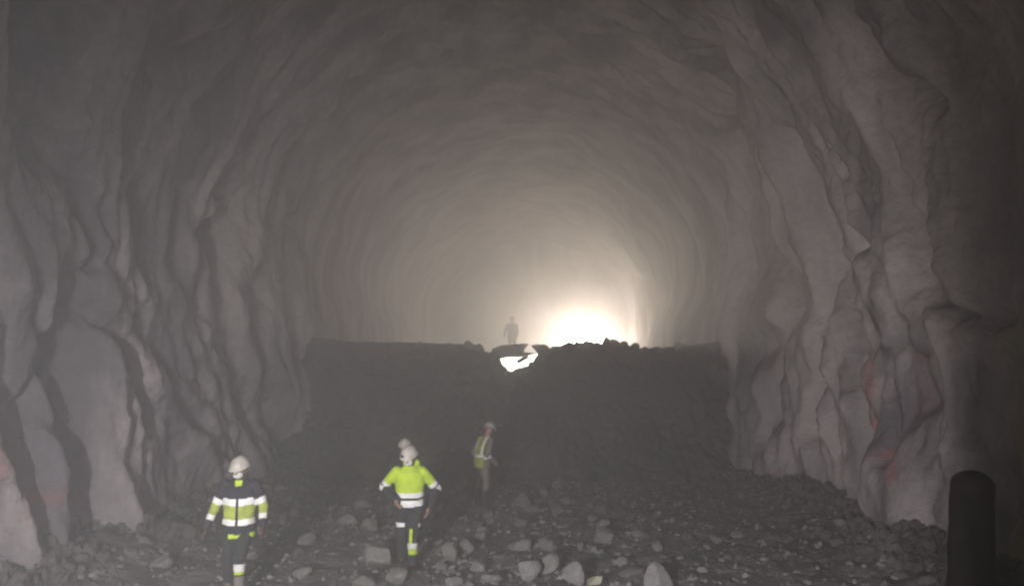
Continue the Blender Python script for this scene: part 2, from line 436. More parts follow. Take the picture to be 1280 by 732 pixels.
def floor_rock(px, py, wpx, hpx, mk, label, idx=None, tilt=.25, group=None):
    """px,py = photo position of the rock's foot"""
    p = on_floor(px, py, 0.08); w = wpx * p.y / F / 2; h = hpx * p.y / F / 2
    taken.append((p.x, p.y, w * 1.1))
    return place_rock((p.x, p.y + w * .5, .04 + h * .92), w * 1.1, w * .95, h * 1.15, mk, label=label, idx=idx, tilt=tilt, rz=random.uniform(-.5, .5), group=group)
floor_rock(720, 729, 32, 27, 'rockpale', 'rounded pale grey boulder just left of the yellowish slab', 2)
floor_rock(661, 722, 30, 27, 'rockpale', 'round grey boulder touching a wider one at its right, in the middle of the floor', 1)
floor_rock(682, 714, 34, 26, 'rock', 'wide grey boulder wedged behind the round one in the middle of the floor', 4)
floor_rock(472, 708, 34, 34, 'rock', 'large grey boulder beside the right boot of the yellow-jacketed worker', 3)
floor_rock(496, 730, 32, 20, 'rock', 'flat-topped grey boulder before the boots of the yellow-jacketed worker', 5)
floor_rock(453, 731, 30, 15, 'rock', 'low wide grey stone in the foreground left of the yellow-jacketed worker', 6)
floor_rock(559, 700, 22, 22, 'rock', 'upright grey stone to the right of the yellow-jacketed worker', 7)
floor_rock(583, 690, 18, 18, 'rock', 'small rounded stone behind the upright grey one', 8)
floor_rock(600, 712, 30, 15, 'rockpale', 'flat pale stone below the worker in the vest', 0)
floor_rock(614, 727, 26, 13, 'rock', 'flat dull stone in front of the flat pale one', 1)
floor_rock(566, 732, 22, 14, 'rockpale', 'small pale stone at the bottom edge below the upright grey one', 3)
floor_rock(745, 729, 30, 11, 'rockwarm', 'thin yellowish slab lying between two pale boulders', 4)
floor_rock(777, 704, 22, 11, 'rockpale', 'small pale tilted stone behind the yellowish slab', 5)
floor_rock(790, 718, 30, 11, 'rock', 'flat grey slab next to the pale pointed rock', 6)
floor_rock(726, 684, 9, 9, 'rockpale', 'tiny bright stone standing out on the dark middle floor', 7)
floor_rock(683, 686, 24, 15, 'rock', 'mid-sized dull stone behind the wide grey boulder', 8)
floor_rock(805, 672, 26, 12, 'rock', 'flat dull stone on the far floor behind the pale pointed rock', 2)
floor_rock(895, 676, 18, 13, 'rock', 'grey stone on the far right of the floor near the wall', 0)
floor_rock(602, 674, 18, 12, 'rock', 'small stone on the floor behind the worker in the vest', 5)
floor_rock(650, 655, 16, 10, 'rock', 'dull small stone alone on the far middle floor', 6)
# the pointed pale rock: a real pyramid-like shape
def pointed_rock():
    bm = bmesh.new(); bmesh.ops.create_icosphere(bm, subdivisions=4, radius=1)
    v = np.array([w.co[:] for w in bm.verts]); rg = np.random.default_rng(5)
    z = (v[:, 2] + 1) / 2; prof = np.interp(z, [0, .25, .6, .85, 1], [1.0, 1.05, .85, .55, .25])
    r = np.linalg.norm(v[:, :2], axis=1) + 1e-6; th = np.arctan2(v[:, 1], v[:, 0])
    poly = np.cos(math.pi / 5) / np.cos(((th + .4) % (2 * math.pi / 5)) - math.pi / 5)
    s = prof * np.minimum(r * 1.8, 1) / r * poly
    v[:, 0] *= s; v[:, 1] *= s; v[:, 0] -= .22 * z
    v *= (1 + .05 * fbm(v[:, 0] * 2, v[:, 1] * 2, v[:, 2] * 2, 4, 3))[:, None]
    for w, c in zip(bm.verts, v): w.co = c
    o = bm_obj('rock', bm, M['rockpale'])
    p = on_floor(826, 737, .05); w = 38 * p.y / F / 2; h = 37 * p.y / F / 2
    o.location = (p.x, p.y + w * .6, h * .86 + .02); o.scale = (w, w, h * .95); taken.append((p.x, p.y, w))
    tag(o, 'pale pointed rock standing up like a small pyramid', 'rock')
pointed_rock()

WORKERS = [(-3.75, 9.8, .45), (-1.47, 10.9, .42), (-1.83, 12.5, .4), (-.65, 15.4, .35)]
def free(x, y, r):
    for a, b, c in taken + WORKERS:
        if (a - x) ** 2 + (b - y) ** 2 < (r + c) ** 2 * .8: return False
    return True
cnt = 0; tries = 0
while cnt < 225 and tries < 9000:
    tries += 1
    y = 9.3 + 9.0 * random.random() ** 1.25; x = random.uniform(-6.0, 6.0)
    if x > 2.2 and random.random() < .45: continue
    r = .055 + .17 * random.random() ** 2.2
    if x > 2.4: r *= .7
    if not free(x, y, r): continue
    taken.append((x, y, r))
    mk = random.choices(['rock', 'rockpale', 'rockdark'], [.62, .16, .22])[0]
    big = r > .13
    where = 'left part' if x < -2.2 else 'middle' if x < 2.0 else 'right part'
    col = {'rock': 'grey', 'rockpale': 'pale grey', 'rockdark': 'dark'}[mk]
    lab = f"{'larger' if big else 'small'} {col} loose rock on the {where} of the tunnel floor"
    place_rock((x, y, float(ground_z(x, y)) + r * .38), r * random.uniform(.9, 1.25), r * random.uniform(.8, 1.1), r * random.uniform(.55, .9), mk, label=lab,
               group=f"{'larger' if big else 'small'} {col} loose rocks on the {where} of the floor")
    cnt += 1
# uncountable crushed stone between them: one object
def scatter(name, pts, sizes, mk, group=None, sub=1, seeds=6):
    vs, fs = [], []; base = []
    for s in range(seeds):
        me = rock_mesh('tmp', 500 + s, sub, M[mk], cuts=6, rough=.2)
        v = np.array([w.co[:] for w in me.vertices]); f = np.array([p.vertices[:] for p in me.polygons]); base.append((v, f)); bpy.data.meshes.remove(me)
    off = 0
    for (x, y, z), s in zip(pts, sizes):
        v, f = base[random.randrange(seeds)]
        e = Euler((random.uniform(0, 6), random.uniform(0, 6), random.uniform(0, 6))).to_matrix()
        w = (v * np.array([random.uniform(.8, 1.3), random.uniform(.7, 1.1), random.uniform(.5, .9)])) @ np.array(e).T * s + np.array([x, y, z])
        vs.append(w); fs.append(f + off); off += len(v)
    return mesh_obj(name, np.concatenate(vs), np.concatenate(fs), M[mk], smooth_=False)
for mk, n, nm in (('rock', 5200, 'gravel'), ('rockdark', 3200, 'gravel'), ('rockpale', 500, 'gravel')):
    pts, sz = [], []
    for _ in range(n):
        y = 9.0 + 10.3 * random.random() ** 1.1; x = random.uniform(-6.1, 6.3); s = .018 + .06 * random.random() ** 2.5
        pts.append((x, y, float(0) + s * .3)); sz.append(s)
    P = np.array(pts); P[:, 2] += ground_z(P[:, 0], P[:, 1])
    g = scatter('gravel', P, sz, mk)
    tag(g, {'rock': 'grey crushed stone covering the tunnel floor', 'rockdark': 'dark crushed stone covering the tunnel floor', 'rockpale': 'pale stone chips sprinkled over the tunnel floor'}[mk], 'gravel', kind='stuff')
# broken stone heaped along the foot of both walls
pts, sz = [], []
for _ in range(3600):
    y = 7.5 + 13 * random.random(); sd = random.choice((-1, 1)); i = int(np.searchsorted(ys, y)); j0 = 11
    jj = j0 + 4 if sd < 0 else len(ss) - 1 - j0 - 4
    xw = float(px_[i, jj] + pnx[i, jj] * D[i, jj]) ; q = abs(random.gauss(0, .38)) 
    x = xw - sd * (q - .06); h = max(0, .22 * (1 - q / .8)) * (1.0 + .8 * float(vnoise(y * 1.3, sd * 5.0, 0, 31)))
    s_ = .03 + .11 * random.random() ** 2.6
    pts.append((x, y, h * random.random() + .3 * s_)); sz.append(s_)
P = np.array(pts); P[:, 2] += ground_z(P[:, 0], P[:, 1])
tag(scatter('wall_foot_rubble', P, sz, 'rockdark'), 'small broken stone heaped along the foot of the tunnel walls', 'rubble', kind='stuff')
# muck covering the face of the bench
pts, sz = [], []
for _ in range(3600):
    t = random.random(); x = random.uniform(-6.2, 6.6); s = .04 + .13 * random.random() ** 3
    yy = 17.9 + 2.7 * t ** .5
    cp = 640 + F * x / YC; zc = CAMZ + (HZ - float(np.interp(cp, cpx, cpy))) / F * YC
    z = -.15 + (zc + .15) * t
    if t > .93 and s > .07: s = .05
    pts.append((x, yy + .05, z - .02)); sz.append(s)
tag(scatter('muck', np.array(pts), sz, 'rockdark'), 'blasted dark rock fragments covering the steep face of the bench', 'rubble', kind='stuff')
# single blocks on the crest line
for i, (px, py, w) in enumerate([(470,430,9),(522,431,11),(562,431,10),(588,432,17),(597,434,14),(683,438,20),(697,434,13),(712,431,15),(724,429,12),(736,429,12),(748,431,12),(757,427,11),(769,429,16),(779,430,10),(792,434,14),(806,436,10),(822,436,16),(852,433,18)]):
    s = w / F * YC / 2 * 1.25; p = at(px, py + w * .12, YC + .0)
    reg = 'left of the glowing lamp' if px < 610 else ('silhouetted against the bright glow' if px < 800 else 'right of the bright glow')
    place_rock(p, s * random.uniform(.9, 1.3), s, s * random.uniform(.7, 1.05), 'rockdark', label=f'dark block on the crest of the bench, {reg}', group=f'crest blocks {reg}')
# slab over the lamp
def slab():
    bm = bmesh.new(); bmesh.ops.create_cube(bm, size=1); bmesh.ops.subdivide_edges(bm, edges=bm.edges[:], cuts=9, use_grid_fill=True)
    for v in bm.verts:
        n = float(fbm(v.co.x * 2.1, v.co.y * 2, v.co.z * 2, 4, 33)); v.co *= 1 + .38 * n
        v.co.z += .12 * v.co.x
        if v.co.x < -.2: v.co.z -= .8 * (-.2 - v.co.x)
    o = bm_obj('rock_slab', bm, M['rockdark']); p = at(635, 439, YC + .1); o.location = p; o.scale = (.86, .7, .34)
    tag(o, 'dark flat slab of rock lying above the small lamp on the bench crest', 'rock')
slab()

# ------------------------------------------------------------------ small lamp in the gap of the crest
def gap_lamp():
    p = at(648, 452, YC - .05)
    L_ = empty('floodlight', p, R(3)); L_.rotation_euler = (R(-8), R(9), R(2))
    tag(L_, 'small glaring lamp lying in a gap of the rubble below the silhouetted worker', 'lamp')
    bm = bmesh.new(); box_bm(bm, (0, .12, 0), (1.12, .14, .62)); bmesh.ops.bevel(bm, geom=bm.edges[:], offset=.03, segments=2)
    bm_obj('housing', bm, M['housing'], L_)
    # lens: irregular quad pane with rounded lower corner
    out = [(-.52, .22), (-.30, .19), (-.05, .17), (.22, .20), (.46, .30), (.54, .30), (.46, .08), (.25, -.10), (.05, -.20), (-.12, -.30), (-.32, -.25), (-.45, -.10), (-.54, .08)]
    n = len(out); vs = [(x, .03, z) for x, z in out] + [(x, -.03, z) for x, z in out]
    fs = [tuple(range(n))[::-1], tuple(range(n, 2 * n))] + [(i, (i + 1) % n, n + (i + 1) % n, n + i) for i in range(n)]
    mesh_obj('lens', vs, fs, M['lens'], L_, False)
    bm = bmesh.new(); box_bm(bm, (.10, -.09, .08), (.34, .05, .10), Euler((0, R(-38), 0))); bmesh.ops.bevel(bm, geom=bm.edges[:], offset=.012, segments=2)
    bm_obj('guard_bar', bm, M['housing'], L_)
    for i, (dx, dz, s) in enumerate([(-.62, -.18, .2), (-.50, -.27, .2), (-.24, -.38, .16), (-.06, -.30, .11), (.04, -.24, .10), (.19, -.24, .16), (.38, -.10, .12), (.56, .0, .16), (-.63, .14, .17), (.50, .36, .15), (-.16, -.33, .09), (.28, -.16, .09), (-.36, -.24, .08)]):
        place_rock(p + Vector((dx, -.30, dz + .03)), s, s, s * .75, 'rockdark', label='dark block packed round the lower edge of the small glaring lamp', group='blocks round the small lamp')
gap_lamp()

# ------------------------------------------------------------------ people
def ring_loft(bm, rings, seg=20):
    """rings: (centre, rx, ry, tiltaxis none) in z order, closed with caps"""
    prev = None; allr = []
    for (c, rx, ry) in rings:
        vs = []
        for k in range(seg):
            a = 2 * math.pi * k / seg; ca, sa = math.cos(a), math.sin(a)
            e = 2.4
            x = math.copysign(abs(ca) ** (2 / e), ca) * rx; y = math.copysign(abs(sa) ** (2 / e), sa) * ry
            vs.append(bm.verts.new((c[0] + x, c[1] + y, c[2])))
        allr.append(vs)
        if prev:
            for k in range(seg): bm.faces.new((prev[k], prev[(k + 1) % seg], vs[(k + 1) % seg], vs[k]))
        prev = vs
    bm.faces.new(allr[0][::-1]); bm.faces.new(allr[-1])
def tube(bm, p0, p1, r0, r1, seg=14, caps=True):
    p0, p1 = Vector(p0), Vector(p1); d = p1 - p0; L_ = d.length
    q = d.to_track_quat('Z', 'Y').to_matrix().to_4x4()
    bmesh.ops.create_cone(bm, cap_ends=True, segments=seg, radius1=r0, radius2=r1, depth=L_, matrix=Matrix.Translation((p0 + p1) / 2) @ q)
    if caps:
        for p, r in ((p0, r0), (p1, r1)): ball(bm, p, (r, r, r))
def ball(bm, c, r, rot=None):
    m = Matrix.Translation(Vector(c)) @ (rot.to_4x4() if rot else Matrix.Identity(4)) @ Matrix.Diagonal((r[0], r[1], r[2], 1))
    bmesh.ops.create_uvsphere(bm, u_segments=16, v_segments=10, radius=1, matrix=m)
def chain(bm, pts, rs):
    for a, b, r0, r1 in zip(pts[:-1], pts[1:], rs[:-1], rs[1:]): tube(bm, a, b, r0, r1)
def remesh(bm, voxel, smooth_it=3):
    me = bpy.data.meshes.new('tmp'); bm.to_mesh(me); bm.free()
    o = bpy.data.objects.new('tmp', me); COL.objects.link(o)
    md = o.modifiers.new('r', 'REMESH'); md.mode = 'VOXEL'; md.voxel_size = voxel
    if smooth_it:
        sm = o.modifiers.new('s', 'SMOOTH'); sm.factor = .5; sm.iterations = smooth_it
    dg = bpy.context.evaluated_depsgraph_get(); ev = o.evaluated_get(dg); m2 = bpy.data.meshes.new_from_object(ev)
    n = len(m2.vertices); v = np.empty(n * 3); m2.vertices.foreach_get('co', v); nn = np.empty(n * 3); m2.vertex_normals.foreach_get('vector', nn)
    f = np.empty(len(m2.loops), dtype=np.int32); m2.loops.foreach_get('vertex_index', f); f = f.reshape(-1, 4)
    bpy.data.objects.remove(o); bpy.data.meshes.remove(me); bpy.data.meshes.remove(m2)
    return v.reshape(-1, 3), nn.reshape(-1, 3), f
def hand(bm, w, d, palm_n, side, s=1.0, curl=.5):
    """w wrist, d direction towards the fingers, palm_n the palm's normal, thumb on +side"""
    w = Vector(w); d = Vector(d).normalized(); n = Vector(palm_n); n = (n - d * n.dot(d)).normalized(); t = d.cross(n).normalized() * side
    for k in range(4):
        o = (k - 1.5) * .021 * s
        base = w + d * .095 * s - t * o
        tube(bm, w + d * .02 * s - t * o * .7, base, .016 * s, .0125 * s)
        L_ = [.075, .085, .08, .062][k] * s; dd = d.copy(); p = base
        for q in range(3):
            dd = (dd + n * curl * (.55 if q else .35)).normalized(); p2 = p + dd * L_ * (.45, .32, .26)[q]
            tube(bm, p, p2, (.0105 - q * .0012) * s, (.0098 - q * .0014) * s); p = p2
    p = w + d * .03 * s + t * .022 * s; p2 = p + (d * .6 + t * .75 + n * .25).normalized() * .045 * s; p3 = p2 + (d * .9 + t * .15 + n * .35).normalized() * .038 * s
    tube(bm, p, p2, .014 * s, .012 * s); tube(bm, p2, p3, .0115 * s, .009 * s)

def person(loc, rz, J, label, top, bottom, lean=0.0, head_pitch=0, head_yaw=0, helmet='helmet', mask=True, group=None, scale=1.0, vox=.009,
           glove=None, boots='boot', hood=False, vneck=False, muff=False, vest=None, hem=.80, group_=None):
    """J: joints hipL/R, kneeL/R, ankL/R, elbL/R, wrL/R relative to a figure facing -Y; L is the viewer's left (x<0)"""
    root = empty('person', loc, rz); root.scale = (scale,) * 3
    tag(root, label, 'person', group)
    def sh(z):  # forward lean of the spine
        t = max(0, z - .95); return (0, -lean * t, 0)
    def P(x, y, z): s = sh(z); return Vector((x, y + s[1], z))
    hp = {s: Vector(J['hip' + s]) for s in 'LR'}; kn = {s: Vector(J['kn' + s]) for s in 'LR'}; an = {s: Vector(J['an' + s]) for s in 'LR'}
    sx = {'L': -1, 'R': 1}
    shd = {s: P(sx[s] * .185, 0, 1.40) for s in 'LR'}; el = {s: Vector(J['el' + s]) for s in 'LR'}; wr = {s: Vector(J['wr' + s]) for s in 'LR'}
    hc = P(0, -.02, 1.615) + Vector((0, -.05 * math.sin(R(head_pitch)) * 1.5 - lean * .05, -.02 * abs(math.sin(R(head_pitch)))))
    HR = Euler((R(head_pitch), 0, R(head_yaw)), 'XYZ').to_matrix()   # + pitch looks down (face -Y)
    HR = Matrix.Rotation(R(head_yaw), 3, 'Z') @ Matrix.Rotation(R(head_pitch), 3, 'X')
    def H(x, y, z): return hc + HR @ Vector((x, y, z))
    # ---- body: one continuous surface with head, face, hands
    bm = bmesh.new()
    ring_loft(bm, [(P(0, 0, .86), .15, .10), (P(0, 0, .95), .165, .11), (P(0, 0, 1.1), .145, .10), (P(0, 0, 1.28), .175, .11), (P(0, 0, 1.39), .17, .095), (P(0, 0, 1.46), .07, .06)])
    tube(bm, P(0, .005, 1.42), H(0, .02, -.06), .06, .055)
    ball(bm, H(0, .012, .03), (.076, .096, .095), HR); ball(bm, H(0, -.02, -.04), (.06, .072, .075), HR)
    ball(bm, H(0, -.062, -.085), (.028, .028, .022), HR)                    # chin
    tube(bm, H(0, -.088, .015), H(0, -.112, -.022), .010, .016)             # nose
    tube(bm, H(-.025, -.088, -.055), H(.025, -.088, -.055), .011, .011)     # lips
    tube(bm, H(-.045, -.078, .032), H(.045, -.078, .032), .013, .013)       # brow
    for s in (-1, 1): ball(bm, H(s * .078, .01, -.005), (.012, .022, .032), HR)
    for s in 'LR':
        chain(bm, [shd[s], el[s], wr[s]], [.052, .042, .028])
        dirn = (wr[s] - el[s]).normalized()
        hand(bm, wr[s], dirn + Vector(J.get('hd' + s, (0, 0, 0))), Vector((-sx[s], .2, .1)), -sx[s] * 1.0, 1.0, .45)
        chain(bm, [hp[s], kn[s], an[s]], [.085, .055, .042]); tube(bm, an[s], an[s] + Vector((0, -.14, -.05)), .04, .03)
    v, nn, f = remesh(bm, vox, 1)
    fc = v[f].mean(1)
    eyes = [np.array(H(s * .031, -.088, .008)) for s in (-1, 1)]
    mi = np.zeros(len(f), int)
    for e in eyes: mi[np.linalg.norm(fc - e, axis=1) < .013] = 1
    gm = None
    mats = [M['skin'], M['eye']]
    if glove:
        mats.append(M[glove])
        for s in 'LR':
            mi[np.linalg.norm(fc - np.array(wr[s] + (wr[s] - el[s]).normalized() * .1), axis=1) < .13] = 2
    body = mesh_obj('body', v, f, mats, root, True, mi)
    # ---- jacket
    bm = bmesh.new()
    ring_loft(bm, [(P(0, 0, hem), .205, .145), (P(0, 0, hem + .06), .212, .15), (P(0, 0, 1.0), .20, .14), (P(0, 0, 1.15), .205, .142), (P(0, 0, 1.30), .225, .145), (P(0, 0, 1.38), .21, .125), (P(0, 0, 1.44), .14, .09), (P(0, .01, 1.49), .082, .078)], 24)
    for s in 'LR':
        w2 = el[s] + (wr[s] - el[s]) * .96
        chain(bm, [shd[s] + Vector((0, 0, -.005)), el[s], w2], [.082, .066, .050])
    if hood:
        ball(bm, P(.02, .075, 1.50), (.135, .085, .075)); ball(bm, P(.105, .03, 1.52), (.045, .06, .05))
    v, nn, f = remesh(bm, vox * 1.3, 4)
    wr_n = fbm(v[:, 0] * 6, v[:, 1] * 6, v[:, 2] * 9, 3, int(loc[1] * 7)) * .011 + fbm(v[:, 0] * 16, v[:, 1] * 16, v[:, 2] * 16, 2, 5) * .004
    v = v + nn * wr_n[:, None]
    fc = v[f].mean(1)
    zz = fc[:, 2]; xx = fc[:, 0]
    def arm_t(s):
        a = np.array([shd[s], el[s], wr[s]]); best = np.full(len(fc), 9.); tt = np.zeros(len(fc)); acc = 0
        for p0, p1 in ((a[0], a[1]), (a[1], a[2])):
            d = p1 - p0; L_ = np.linalg.norm(d); t = np.clip(((fc - p0) @ d) / L_ ** 2, 0, 1)
            dd = np.linalg.norm(fc - (p0 + t[:, None] * d), axis=1); k = dd < best; best[k] = dd[k]; tt[k] = acc + t[k] * L_; acc += L_
        return tt, best
    (tL, dL), (tR, dR) = arm_t('L'), arm_t('R')
    arm = np.where(dL < dR, tL, tR); darm = np.minimum(dL, dR)
    isarm = (darm < .10) & ((arm > .08)) & ((np.abs(xx) > .19) | (arm > .30))
    sag = .02 * np.cos(xx * 7) 
    mi = top(zz + sag - .02, xx, fc[:, 1], arm, isarm)
    jm = [M[k] for k in ('navy', 'yellow', 'white', 'dullyellow', 'khaki')]
    jk = mesh_obj('jacket', v, f, jm, root, True, mi)
    # ---- trousers
    bm = bmesh.new()
    ring_loft(bm, [(P(0, 0, .84), .165, .125), (P(0, 0, .90), .178, .13), (P(0, 0, 1.0), .17, .12)], 20)
    for s in 'LR':
        cuff = kn[s] + (an[s] - kn[s]) * .93
        chain(bm, [hp[s], (hp[s] + kn[s]) / 2, kn[s], cuff], [.108, .098, .080, .070])
    v, nn, f = remesh(bm, vox * 1.3, 4)
    v = v + nn * (fbm(v[:, 0] * 6, v[:, 1] * 6, v[:, 2] * 8, 3, 77) * .013 + fbm(v[:, 0] * 15, v[:, 1] * 15, v[:, 2] * 15, 2, 6) * .004)[:, None]
    fc = v[f].mean(1)
    leg = np.where(np.linalg.norm(fc[:, :2] - np.array(kn['L'])[None, :2], axis=1) < np.linalg.norm(fc[:, :2] - np.array(kn['R'])[None, :2], axis=1), -1, 1)
    mi = bottom(fc[:, 2], fc[:, 0], fc[:, 1], leg)
    mesh_obj('trousers', v, f, [M[k] for k in ('trouser', 'yellow', 'white', 'khaki')], root, True, mi)
    # ---- boots
    for s in 'LR':
        bm = bmesh.new(); a = an[s]; up = (kn[s] - an[s]).normalized(); dn = Vector(J.get('toe' + s, (0, -1, 0))).normalized()
        tube(bm, a + up * .16, a + Vector((0, 0, -.02)), .056, .058); 
        tube(bm, a + Vector((0, 0, -.045)), a + dn * .13 + Vector((0, 0, -.05)), .050, .042)
        tube(bm, a - dn * .04 + Vector((0, 0, -.06)), a + dn * .17 + Vector((0, 0, -.062)), .038, .038)
        v, nn, f = remesh(bm, .012, 3); v[:, 2] = np.maximum(v[:, 2], a.z - .095)
        mesh_obj('boot', v, f, M[boots], root)
    # ---- helmet
    Hm = Matrix.Translation(hc) @ HR.to_4x4()
    bm = bmesh.new(); bmesh.ops.create_uvsphere(bm, u_segments=40, v_segments=24, radius=1)
    for w in bm.verts:
        x, y, z = w.co; z = max(z, -.02)
        rr = 1 + (.10 * max(0, .12 - z) / .12)
        if y < 0 and z < .1: rr += .22 * max(0, -y) ** 3
        q = (x * .118 * rr, y * .142 * rr, z * .128 + (.008 * math.exp(-(x / .12) ** 2) if z > .1 else 0))
        w.co = q
    bmesh.ops.translate(bm, verts=bm.verts, vec=(0, .008, .048)); bmesh.ops.transform(bm, matrix=Hm, verts=bm.verts)
    hel = bm_obj('helmet', bm, M[helmet], root)
    bm = bmesh.new()
    for s in (-1, 1):
        tube(bm, H(s * .098, .0, .045), H(s * .05, -.05, -.105), .006, .006, 8)
    bm_obj('chin_strap', bm, M['helmetin'], hel)
    if muff:
        bm = bmesh.new(); ball(bm, H(-.055, -.118, .085), (.024, .016, .019), HR); tube(bm, H(-.06, -.118, .088), H(-.11, -.05, .08), .006, .006, 8)
        bm_obj('lamp_clip', bm, M['helmetin'], hel)
    if mask:
        bm = bmesh.new(); bmesh.ops.create_uvsphere(bm, u_segments=24, v_segments=16, radius=1)
        for w in bm.verts:
            x, y, z = w.co; y = min(y, .1); w.co = (x * .064, y * (.060 + .02 * max(0, 1 - abs(z) * 1.5)) - .055, z * .052 - .048)
        bmesh.ops.transform(bm, matrix=Hm, verts=bm.verts); bm_obj('face_mask', bm, M['mask'], root)
    if vneck:
        bm = bmesh.new(); y = P(0, 0, 1.4).y - .112
        f_ = [(-.05, y + .03, 1.475), (.05, y + .03, 1.475), (.03, y - .01, 1.36), (0, y - .032, 1.22), (-.03, y - .01, 1.36)]
        vs = [bm.verts.new(p) for p in f_]; vb = [bm.verts.new((p[0], p[1] + .05, p[2])) for p in f_]
        bm.faces.new(vs); bm.faces.new(vb[::-1])
        for i in range(5): bm.faces.new((vs[i], vb[i], vb[(i + 1) % 5], vs[(i + 1) % 5]))
        bmesh.ops.recalc_face_normals(bm, faces=bm.faces); bm_obj('shirt', bm, M['yellow'], root, False)
    return root

# material slots of the jacket: 0 navy 1 yellow 2 white 3 dull yellow 4 khaki
def top_A(z, x, y, arm, isarm):
    m = np.zeros(len(z), int)
    m[(z > 1.155) & (z < 1.245)] = 2; m[(z > .98) & (z <= 1.155)] = 3; m[(z > .905) & (z <= .98)] = 2
    m[(z < .795) & (x > -.10)] = 1
    m[(np.abs(x) < .016) & (y < -.05) & (z > .8)] = 0
    a = np.zeros(len(z), int); a[(arm > .17) & (arm < .25)] = 2; a[(arm >= .25) & (arm < .40)] = 3; a[(arm >= .40) & (arm < .47)] = 2
    return np.where(isarm, a, m)
def top_B(z, x, y, arm, isarm):
    m = np.zeros(len(z), int); m[z > 1.10] = 1; m[(z > 1.03) & (z <= 1.10)] = 2; m[(z > .91) & (z <= .995)] = 2
    a = np.ones(len(z), int); a[(arm > .21) & (arm < .275)] = 2; a[(arm >= .275)] = 0; a[(arm > .30) & (arm < .365)] = 2
    return np.where(isarm, a, m)
def top_D(z, x, y, arm, isarm):   # vest over a brownish sleeve
    m = np.full(len(z), 3, int)
    m[(z > 1.06) & (z < 1.12)] = 2
    st = np.abs(np.abs(x) - .105) < .028; m[st & (z > 1.09)] = 2
    m[np.abs(x) > .175] = 4
    a = np.full(len(z), 4, int); a[(arm > .34) & (arm < .40)] = 2
    return np.where(isarm, a, m)
def bot_A(z, x, y, leg):
    m = np.zeros(len(z), int); k = (leg > 0)
    m[k & (z > .34) & (z < .44)] = 2; m[k & (z > .30) & (z <= .34)] = 1; m[k & (z <= .28)] = 3
    return m
def bot_B(z, x, y, leg):
    m = np.zeros(len(z), int); k = leg > 0
    m[(leg < 0) & (z > .62) & (z < .685) & (x < -.06)] = 2
    m[k & (z > .34) & (z < .43)] = 2; m[k & (z > .25) & (z <= .34)] = 1; m[k & (z > .43) & (z < .62) & (x > .02) & (x < .07)] = 1
    m[k & (z > .64) & (z < .68) & (x > .14)] = 2
    return m
def bot_D(z, x, y, leg): return np.where(z > .40, 3, 0)
def bot_0(z, x, y, leg): return np.zeros(len(z), int)

def J0(**k):
    j = dict(hipL=(-.09, 0, .90), hipR=(.09, 0, .90), knL=(-.11, -.03, .50), knR=(.11, -.03, .50), anL=(-.12, .02, .10), anR=(.12, .02, .10),
             elL=(-.27, .02, 1.13), elR=(.27, .02, 1.13), wrL=(-.30, -.08, .90), wrR=(.30, -.08, .90))
    j.update(k); return j
gz = lambda x, y: float(ground_z(x, y))
# A: left worker
xa, ya = at(299, 650, 9.5).x, 9.5
person((xa, ya, gz(xa, ya) + .01), R(6), J0(elL=(-.31, .0, 1.14), wrL=(-.385, -.07, .89), elR=(.30, .0, 1.14), wrR=(.33, -.12, .90),
       knR=(.06, -.16, .50), anR=(.04, -.05, .12), knL=(-.12, -.02, .50), anL=(-.14, .18, .12)),
       'worker by the left wall in a dark jacket banded white and dull yellow', top_A, bot_A,
       head_pitch=18, head_yaw=-16, glove='glove', hem=.74, vneck=True, boots='dustyboot', scale=.955)
# B: middle worker
xb, yb = at(512, 640, 10.9).x, 10.9
person((xb, yb, gz(xb, yb) + .01), R(2), J0(elL=(-.385, .05, 1.17), wrL=(-.21, -.12, 1.00), elR=(.385, .05, 1.14), wrR=(.30, -.10, .90),
       knR=(.07, -.17, .50), anR=(.05, -.02, .12), knL=(-.11, .02, .50), anL=(-.13, .22, .13)),
       'worker striding forward in a bright yellow jacket with two white waist bands', top_B, bot_B,
       lean=.10, head_pitch=26, head_yaw=-14, hem=.82, hood=True, muff=True)
# C: behind B
xc, yc = at(506, 600, 12.6).x, 12.6
person((xc, yc, gz(xc, yc)), R(0), J0(), 'worker almost hidden behind the yellow-jacketed worker, only a cream helmet showing above', lambda z, x, y, a, i: np.zeros(len(z), int), bot_0,
       head_pitch=8, head_yaw=8, scale=.93, vox=.016)
# D: vest worker, seen from behind, turned right
xd, yd = at(602, 600, 15.4).x, 15.4
person((xd, yd, gz(xd, yd)), R(128), J0(elL=(-.25, .05, 1.14), wrL=(-.22, -.16, .98), elR=(.25, .03, 1.13), wrR=(.22, -.15, .95)),
       'worker seen from behind in a yellow-green vest over brown sleeves with pale trousers, standing alone', top_D, bot_D,
       lean=.22, head_pitch=24, head_yaw=10, hem=.84, mask=False, vox=.011, scale=.965)
# E: silhouette on the bench
xe, ye = at(640, 420, 34.0).x, 34.0
person((xe, ye, 3.37), R(10), J0(elL=(-.32, .03, 1.12), wrL=(-.36, -.08, .88), elR=(.26, .03, 1.14), wrR=(.22, -.10, .90)),
       'hazy silhouette of a worker standing up on the bench beside the glow', lambda z, x, y, a, i: np.zeros(len(z), int), bot_0, mask=False, helmet='khaki', head_pitch=12, vox=.018)

